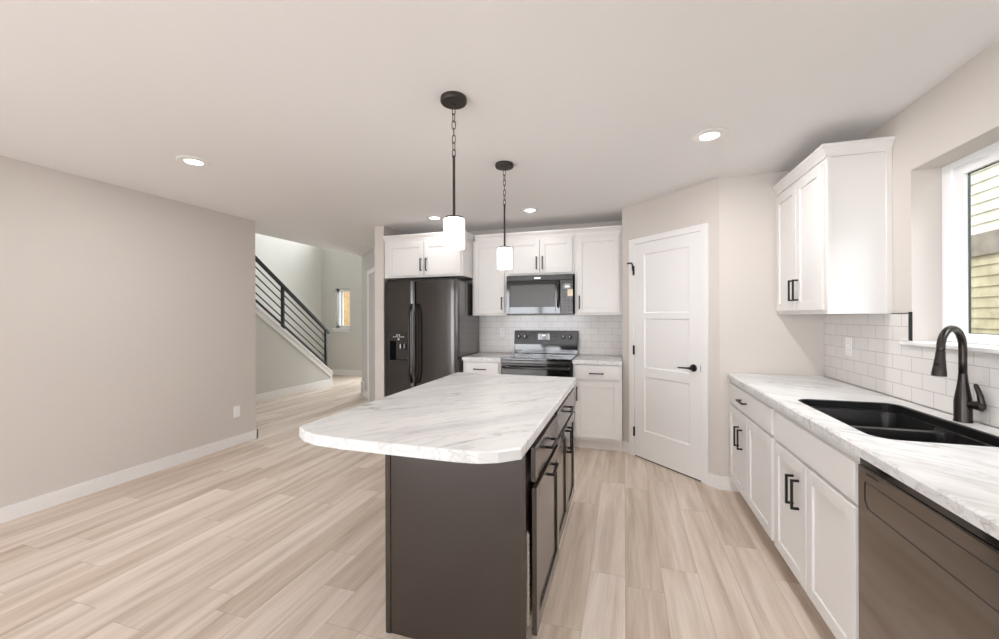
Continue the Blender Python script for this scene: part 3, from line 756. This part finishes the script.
part_box('front_trim', M['fridge'], t, [((GX0 + .002, -.028, .868), (GX1 - .002, .008, .898))], fg, bevel=.003)
part_box('storage_drawer', M['gloss'], t, [((GX0 + .004, -.028, .05), (GX1 - .004, .010, .262))], fg, bevel=.004)

# ------------------------------------------------------------------ dishwasher
t = thing('dishwasher', 'black stainless dishwasher under the right countertop', 'dishwasher', (1.05, 1.4, 0))
part_box('tub_body', M['black'], t, [((-1.70, -.58, .02), (-1.105, -.03, .868))], fr_b)
part_box('kick_plate', M['black'], t, [((-1.70, -.06, .0), (-1.105, -.055, .1))], fr_b)
dd = part_box('door', M['dw'], t, [((-1.702, -.028, .105), (-1.103, .020, .845))], fr_b, bevel=.004)
part_box('control_strip', M['gloss'], t, [((-1.702, -.028, .846), (-1.103, .014, .868))], fr_b, bevel=.002)
# shallow pocket outline of the handle and the vent slot
bm = bmesh.new()
oc = [(-1.655, .80), (-1.13, .80), (-1.112, .775), (-1.112, .735), (-1.14, .715), (-1.64, .715), (-1.658, .735), (-1.658, .785)]
for i in range(len(oc)):
    a, b = oc[i], oc[(i + 1) % len(oc)]; tube(bm, [fr_b.p(a[0], .0205, a[1]), fr_b.p(b[0], .0205, b[1])], .0016, 5)
build('pocket_handle', bm, M['black'], dd)
part_box('vent_slot', M['black'], dd, [((-1.648, .0195, .826), (-1.585, .021, .832))], fr_b)
# one more base cabinet carries the end of the counter
t = thing('base_cabinet', 'white base cabinet at the near end, past the dishwasher', 'cabinet', (.79, .8, 0), BG)
base_body(t, fr_b, -1.10, -.515)
front(t, fr_b, 'drawer', -1.085, -.53, .70, .842, M['cab'], (-.81, .772, False))
front(t, fr_b, 'door', -1.085, -.53, .118, .682, M['cab'], (-.58, .525, True))

# ------------------------------------------------------------------ sink
t = thing('sink', 'black double-bowl composite sink set in the right countertop', 'sink', (1.08, 2.157, .7))
def ring_verts(bm, pts, z): return [bm.verts.new((p[0], p[1], z)) for p in pts]
def skin(bm, a, b):
    n = len(a)
    for i in range(n): bm.faces.new((a[i], a[(i + 1) % n], b[(i + 1) % n], b[i]))
e = .0015
SR = rrect(HX0 + e, HX1 - e, HY0 + e, HY1 - e, .0735)
SR2 = rrect(HX0 + .010, HX1 - .010, HY0 + .010, HY1 - .010, .065)
bm = bmesh.new()
a = ring_verts(bm, SR, ZT + .001); b = ring_verts(bm, SR2, ZT - .003); c = ring_verts(bm, SR2, .878); d0 = ring_verts(bm, SR, .878)
skin(bm, a, b); skin(bm, b, c); skin(bm, d0, a)
build('rim', bm, M['sink'], t)
ym = (HY0 + HY1) / 2
halves = [(HY0 + .010, ym), (ym, HY1 - .010)]
for (y0, y1) in halves:
    bm = bmesh.new()
    hi = .878
    near = y0 < ym - .01
    # deck rectangle (outer) to bowl mouth (inner), the mouth lower at the divider
    outer = rrect(HX0 + .010, HX1 - .010, y0, y1, .0649 if False else .004)
    in0 = rrect(HX0 + .022, HX1 - .022, y0 + (.012 if near else .018), y1 - (.018 if near else .012), .055)
    def zdeck(p): return .878 if abs(p[1] - ym) > .03 else .872
    A = [bm.verts.new((p[0], p[1], zdeck(p) - .002)) for p in outer]
    B = [bm.verts.new((p[0], p[1], zdeck(p) - .004)) for p in in0]
    C = ring_verts(bm, [(p[0], p[1]) for p in rrect(HX0 + .026, HX1 - .026, y0 + .022, y1 - .022, .05)], .845)
    D = ring_verts(bm, rrect(HX0 + .035, HX1 - .035, y0 + .03, y1 - .03, .05), .71)
    E_ = ring_verts(bm, rrect(HX0 + .065, HX1 - .065, y0 + .06, y1 - .06, .04), .69)
    skin(bm, A, B); skin(bm, B, C); skin(bm, C, D); skin(bm, D, E_); bm.faces.new(E_)
    bw = build('bowl', bm, M['sink'], t, smooth=True)
    bm = bmesh.new(); lathe(bm, [(0, 0), (.045, 0), (.045, .004), (.032, .005), (.028, .001), (0, .001)], (1.08, (y0 + y1) / 2, .6905), 24)
    build('drain', bm, M['chrome'], bw, smooth=True)

# ------------------------------------------------------------------ faucet
FB = Vector((1.345, 2.175, ZT))
t = thing('faucet', 'dark gooseneck pull-down faucet behind the sink', 'faucet', FB)
bm = bmesh.new(); lathe(bm, [(0, 0), (.029, 0), (.029, .004), (.0275, .008), (.0275, .085), (.0255, .10), (.020, .135), (.0155, .17), (.0135, .2), (.0, .2)], FB, 28)
build('body', bm, M['faucet'], t, smooth=True)
sd = Vector((-.80, -.60, 0)).normalized(); R = .080
pts = [FB + Vector((0, 0, .19)), FB + Vector((0, 0, .25)), FB + Vector((0, 0, .308))]
ctr = FB + sd * R + Vector((0, 0, .308))
for k in range(1, 15):
    a = PI - k * PI * 1.0 / 14 ; pts.append(ctr + sd * (R * math.cos(a)) + Vector((0, 0, R * math.sin(a))))
e0 = pts[-1]; dn = Vector((0, 0, -1)) + sd * .12; dn.normalize()
pts += [e0 + dn * .012]
bm = bmesh.new(); tube(bm, pts, .0132, 16); build('spout', bm, M['faucet'], t, smooth='all')
hd0 = pts[-1]
bm = bmesh.new(); lathe(bm, [(0, 0), (.0140, 0), (.0145, .012), (.0150, .02), (.019, .06), (.0225, .088), (.0225, .098), (.018, .10), (0, .10)], hd0, 24, orient(dn))
sh = build('spray_head', bm, M['faucet'], t, smooth=True)
bm = bmesh.new(); lathe(bm, [(0, 0), (.007, 0), (.007, .006), (0, .007)], hd0 + dn * .05 + sd * .0165, 12, orient(sd)); build('spray_button', bm, M['black'], sh)
ld = Vector((.45, -.89, 0)).normalized()
bm = bmesh.new(); lathe(bm, [(0, .0), (.0165, .0), (.0165, .04), (.0185, .045), (.0185, .060), (.012, .066), (0, .066)], FB + Vector((0, 0, .075)), 22, orient(ld))
lv = build('valve', bm, M['faucet'], t, smooth=True)
b0 = FB + Vector((0, 0, .075)) + ld * .055
bm = bmesh.new(); tube(bm, [b0 + Vector((0, 0, -.018)), b0 + Vector((0, 0, .01)) + ld * .003, b0 + Vector((0, 0, .045)) - ld * .002, b0 + Vector((0, 0, .082)) - ld * .014, b0 + Vector((0, 0, .088)) - ld * .017], [.0085, .011, .0095, .0075, .004], 12)
build('lever', bm, M['faucet'], lv, smooth='all')

# ------------------------------------------------------------------ tile backsplashes
t = thing('backsplash', 'white subway tile backsplash on the wall behind the range', 'backsplash', (-.9, YB, .916))
part_box('tile_panel', M['tile_x'], t, [((-1.74, YB - .01, .916), (-.022, YB - .0008, 1.372))])
t2 = thing('backsplash', 'white subway tile backsplash below the window and beside the sink', 'backsplash', (XR, 2.2, .916))
part_box('tile_panel', M['tile_y'], t2, [((XR - .01, .5, .916), (XR - .0008, 2.603, WZ0 - .021)), ((XR - .01, 2.656, .916), (XR - .0008, 3.528, 1.364)), ((XR - .01, 2.603, .916), (XR - .0008, 2.656, WZ0 - .021)), ((XR - .01, 2.603, WZ0 + .001), (XR - .0008, 2.656, 1.364))])
part_box('edge_trim', M['pull'], t2, [((XR - .012, 2.592, WZ0 + .001), (XR - .0008, 2.603, 1.374)), ((XR - .012, 2.592, 1.364), (XR - .0008, 2.75, 1.368))])

# ------------------------------------------------------------------ outlets and register
def outlet(label, fr, u, z, switch=False):
    o = thing('wall_outlet', label, 'outlet', fr.p(u, 0, z), 'electrical outlets')
    part_box('cover_plate', M['plate'], o, [((u - .037, .0, z - .06), (u + .037, .006, z + .06))], fr, bevel=.002)
    for dz in (-.021, .021):
        sk = part_box('socket', M['vinyl'], o, [((u - .017, .006, z + dz - .015), (u + .017, .008, z + dz + .015))], fr, bevel=.002)
        for du in (-.007, .007): part_box('socket_slot', M['slot'], sk, [((u + du - .001, .008, z + dz - .005), (u + du + .001, .0085, z + dz + .005))], fr)
outlet('white outlet plate low on the plain left wall', Fr(XL, 0, 0, 1, 1, 0), 3.285, .355)
outlet('white outlet on the tile between refrigerator and range', Fr(0, YB - .01, 1, 0, 0, -1), -1.435, 1.165)
outlet('white outlet on the tile under the right wall cabinet', Fr(XR - .01, 0, 0, -1, -1, 0), -3.18, 1.155)
t = thing('wall_register', 'white air register low on the angled wall past the refrigerator', 'air vent', fd2.p(.3, 0, .1))
part_box('register_plate', M['trim'], t, [((.03, .0145, .02), (.36, .026, .235))], fd2, bevel=.003)
for k in range(8): part_box('louver', M['slot'], t, [((.055, .026, .045 + k * .022), (.335, .0275, .053 + k * .022))], fd2)

# ------------------------------------------------------------------ ceiling lights
RL = [((-2.84, 2.04), 'recessed ceiling light nearest the left wall'), ((.49, 2.68), 'recessed ceiling light in front of the pantry door'),
      ((-1.97, 3.99), 'recessed ceiling light in front of the refrigerator cabinet'), ((-.91, 4.0), 'recessed ceiling light in front of the range'),
      ((.47, 1.50), 'recessed ceiling light cut by the top edge above the sink side')]
proto = None
for (x, y), lab in RL:
    pw = 1.6 if y > 3.5 else 8.0
    if proto is None:
        proto = t = thing('recessed_light', lab, 'ceiling light', (x, y, CH), 'recessed ceiling lights')
        bm = bmesh.new(); lathe(bm, [(.082, -.001), (.098, -.001), (.098, -.004), (.086, -.009), (.081, -.008)], (x, y, CH), 40); 
        build('trim_ring', bm, M['trim'], t, smooth=True)
        bm = bmesh.new(); lathe(bm, [(0, -.002), (.081, -.002), (.080, -.007), (0, -.010)], (x, y, CH), 36); build('lens', bm, M['lamp'], t)
    else:
        t = copy_tree(proto); t.location = (x, y, CH); t['label'] = lab
    light('recessed_lamp', 'AREA', (x, y, CH - .013), (0, 0, 0), pw, (1, .985, .99), shape='DISK', size=.12)

# ------------------------------------------------------------------ pendants
def pendant(x, y, label):
    t = thing('pendant_light', label, 'pendant lamp', (x, y, CH), 'pendants over the island')
    bm = bmesh.new(); lathe(bm, [(0, 0), (.064, 0), (.065, -.004), (.065, -.020), (.061, -.026), (0, -.026)], (x, y, CH), 40); cn = build('canopy', bm, M['bronze'], t, smooth=True)
    bm = bmesh.new(); tube(bm, [(x + .007 * math.cos(a * PI / 8), y, CH - .034 + .009 * math.sin(a * PI / 8)) for a in range(16)], .0022, 6, closed=True); build('loop', bm, M['bronze'], cn)
    bm = bmesh.new(); z = CH - .042
    for k in range(7):
        h = .021; ang = (0, PI / 2)[k % 2] + (.35 if k in (2, 3) else -.2)
        ux, uy = math.cos(ang), math.sin(ang); zc = z - h
        pp = []
        for a in range(20):
            th = 2 * PI * a / 20; s = math.sin(th); c = math.cos(th)
            pp.append((x + ux * .0085 * c, y + uy * .0085 * c, zc + (h - .0085) * (1 if s > 0 else -1) * (abs(s) > 1e-6) + .0085 * s))
        tube(bm, pp, .0021, 6, closed=True); z -= 2 * h - .0068
    build('chain', bm, M['bronze'], t, smooth='all')
    bm = bmesh.new(); lathe(bm, [(0, z + .004), (.004, z + .004), (.0065, z - .006), (.0065, 1.862), (.012, 1.855), (.045, 1.85), (.047, 1.842), (0, 1.842)], (x, y, 0), 20); build('stem', bm, M['bronze'], t, smooth=True)
    bm = bmesh.new(); lathe(bm, [(0, 1.8425), (.044, 1.8425), (.0505, 1.838), (.052, 1.83), (.052, 1.697), (.049, 1.697), (.049, 1.825), (0, 1.835)], (x, y, 0), 40); build('shade', bm, M['opal'], t, smooth=True)
    bm = bmesh.new(); lathe(bm, [(0, 1.834), (.013, 1.834), (.013, 1.80), (.028, 1.77), (.03, 1.745), (.02, 1.722), (0, 1.715)], (x, y, 0), 20); build('bulb', bm, M['opal'], t, smooth=True)
    lp = light('pendant_lamp', 'POINT', (x, y, 1.66), (0, 0, 0), 0.7, (1, .985, .99), shadow_soft_size=.04)
    return t
p1 = pendant(-.804, 1.842, 'near pendant light with white glass cylinder hanging over the island')
p2 = copy_tree(p1); p2.location = (-.81, 2.745, CH); p2['label'] = 'far pendant light with white glass cylinder hanging over the island'
light('pendant_lamp', 'POINT', (-.81, 2.745, 1.66), (0, 0, 0), 0.7, (1, .985, .99), shadow_soft_size=.04)

# ------------------------------------------------------------------ stair railing
t = thing('stair_railing', 'black metal stair railing with sloping bars in the foyer', 'railing', (-5.71, 6.66, zcap(6.66)))
RX = -5.65 - .04
def zr(y, off): return 1.083 + .7526 * (6.734 - y) - off
def sloped(name, y0, y1, off, hh, wd):
    bm = bmesh.new(); prism(bm, [(y0, zr(y0, off) - hh), (y1, zr(y1, off) - hh), (y1, zr(y1, off)), (y0, zr(y0, off))], 'x', RX - wd / 2, RX + wd / 2)
    return build(name, bm, M['rail'], t, bevel=.002)
sloped('handrail', 3.53, 6.74, 0, .055, .06)
for i, off in enumerate((.155, .295, .435, .575)): sloped('bar', 3.53, 6.66, off, .022, .016)
sloped('bottom_rail', 3.53, 6.66, .69, .035, .03)
for y in (6.66, 5.60, 4.54):
    part_box('post', M['rail'], t, [((RX - .022, y - .022, zcap(y) - .015), (RX + .022, y + .022, zr(y, .01)))], bevel=.002)

# ------------------------------------------------------------------ outdoors
boxes_struct('ground', M['ground'], [((-16, -12, -.5), (14, 20, -.3))])
t = thing('neighbor_house', 'cream lap-sided neighboring house seen through the sink window', 'house', (4.4, 5, -.3))
def lap(bm, x, y0, y1, z0, z1, step):
    z = z0
    while z < z1 - 1e-4:
        h = min(step, z1 - z)
        prism(bm, [(x, z), (x - .022, z), (x - .004, z + h), (x, z + h)], 'y', y0, y1) if False else None
        a = [(x, z), (x - .024, z), (x - .003, z + h), (x, z + h)]
        A = [bm.verts.new((p[0], y0, p[1])) for p in a]; B = [bm.verts.new((p[0], y1, p[1])) for p in a]
        bm.faces.new(A); bm.faces.new(B)
        for i in range(4): bm.faces.new((A[i], A[(i + 1) % 4], B[(i + 1) % 4], B[i]))
        z += step
bm = bmesh.new(); lap(bm, 4.4, -2, 14, 2.40, 5.6, .135); build('upper_siding', bm, M['siding'], t)
bm = bmesh.new(); lap(bm, 4.4, -2, 14, -.3, 2.12, .135); build('lower_siding', bm, M['siding_low'], t)
part_box('band_board', M['band'], t, [((4.34, -2, 2.12), (4.45, 14, 2.40))])
part_box('house_wall', M['siding_low'], t, [((4.4, -2, -.3), (8, 14, 5.6))])
t = thing('wooden_fence', 'tan board fence outside the narrow foyer window', 'fence', (-7.6, 10.3, -.3))
part_box('board_panel', M['boards'], t, [((-9.5, 10.3, -.3 + k * .15), (-6.0, 10.33 + .004 * (k % 2), -.3 + k * .15 + .15)) for k in range(20)])
for x in (-9.4, -7.7, -6.1): part_box('post', M['boards'], t, [((x - .05, 10.33, -.3), (x + .05, 10.43, 2.75))])
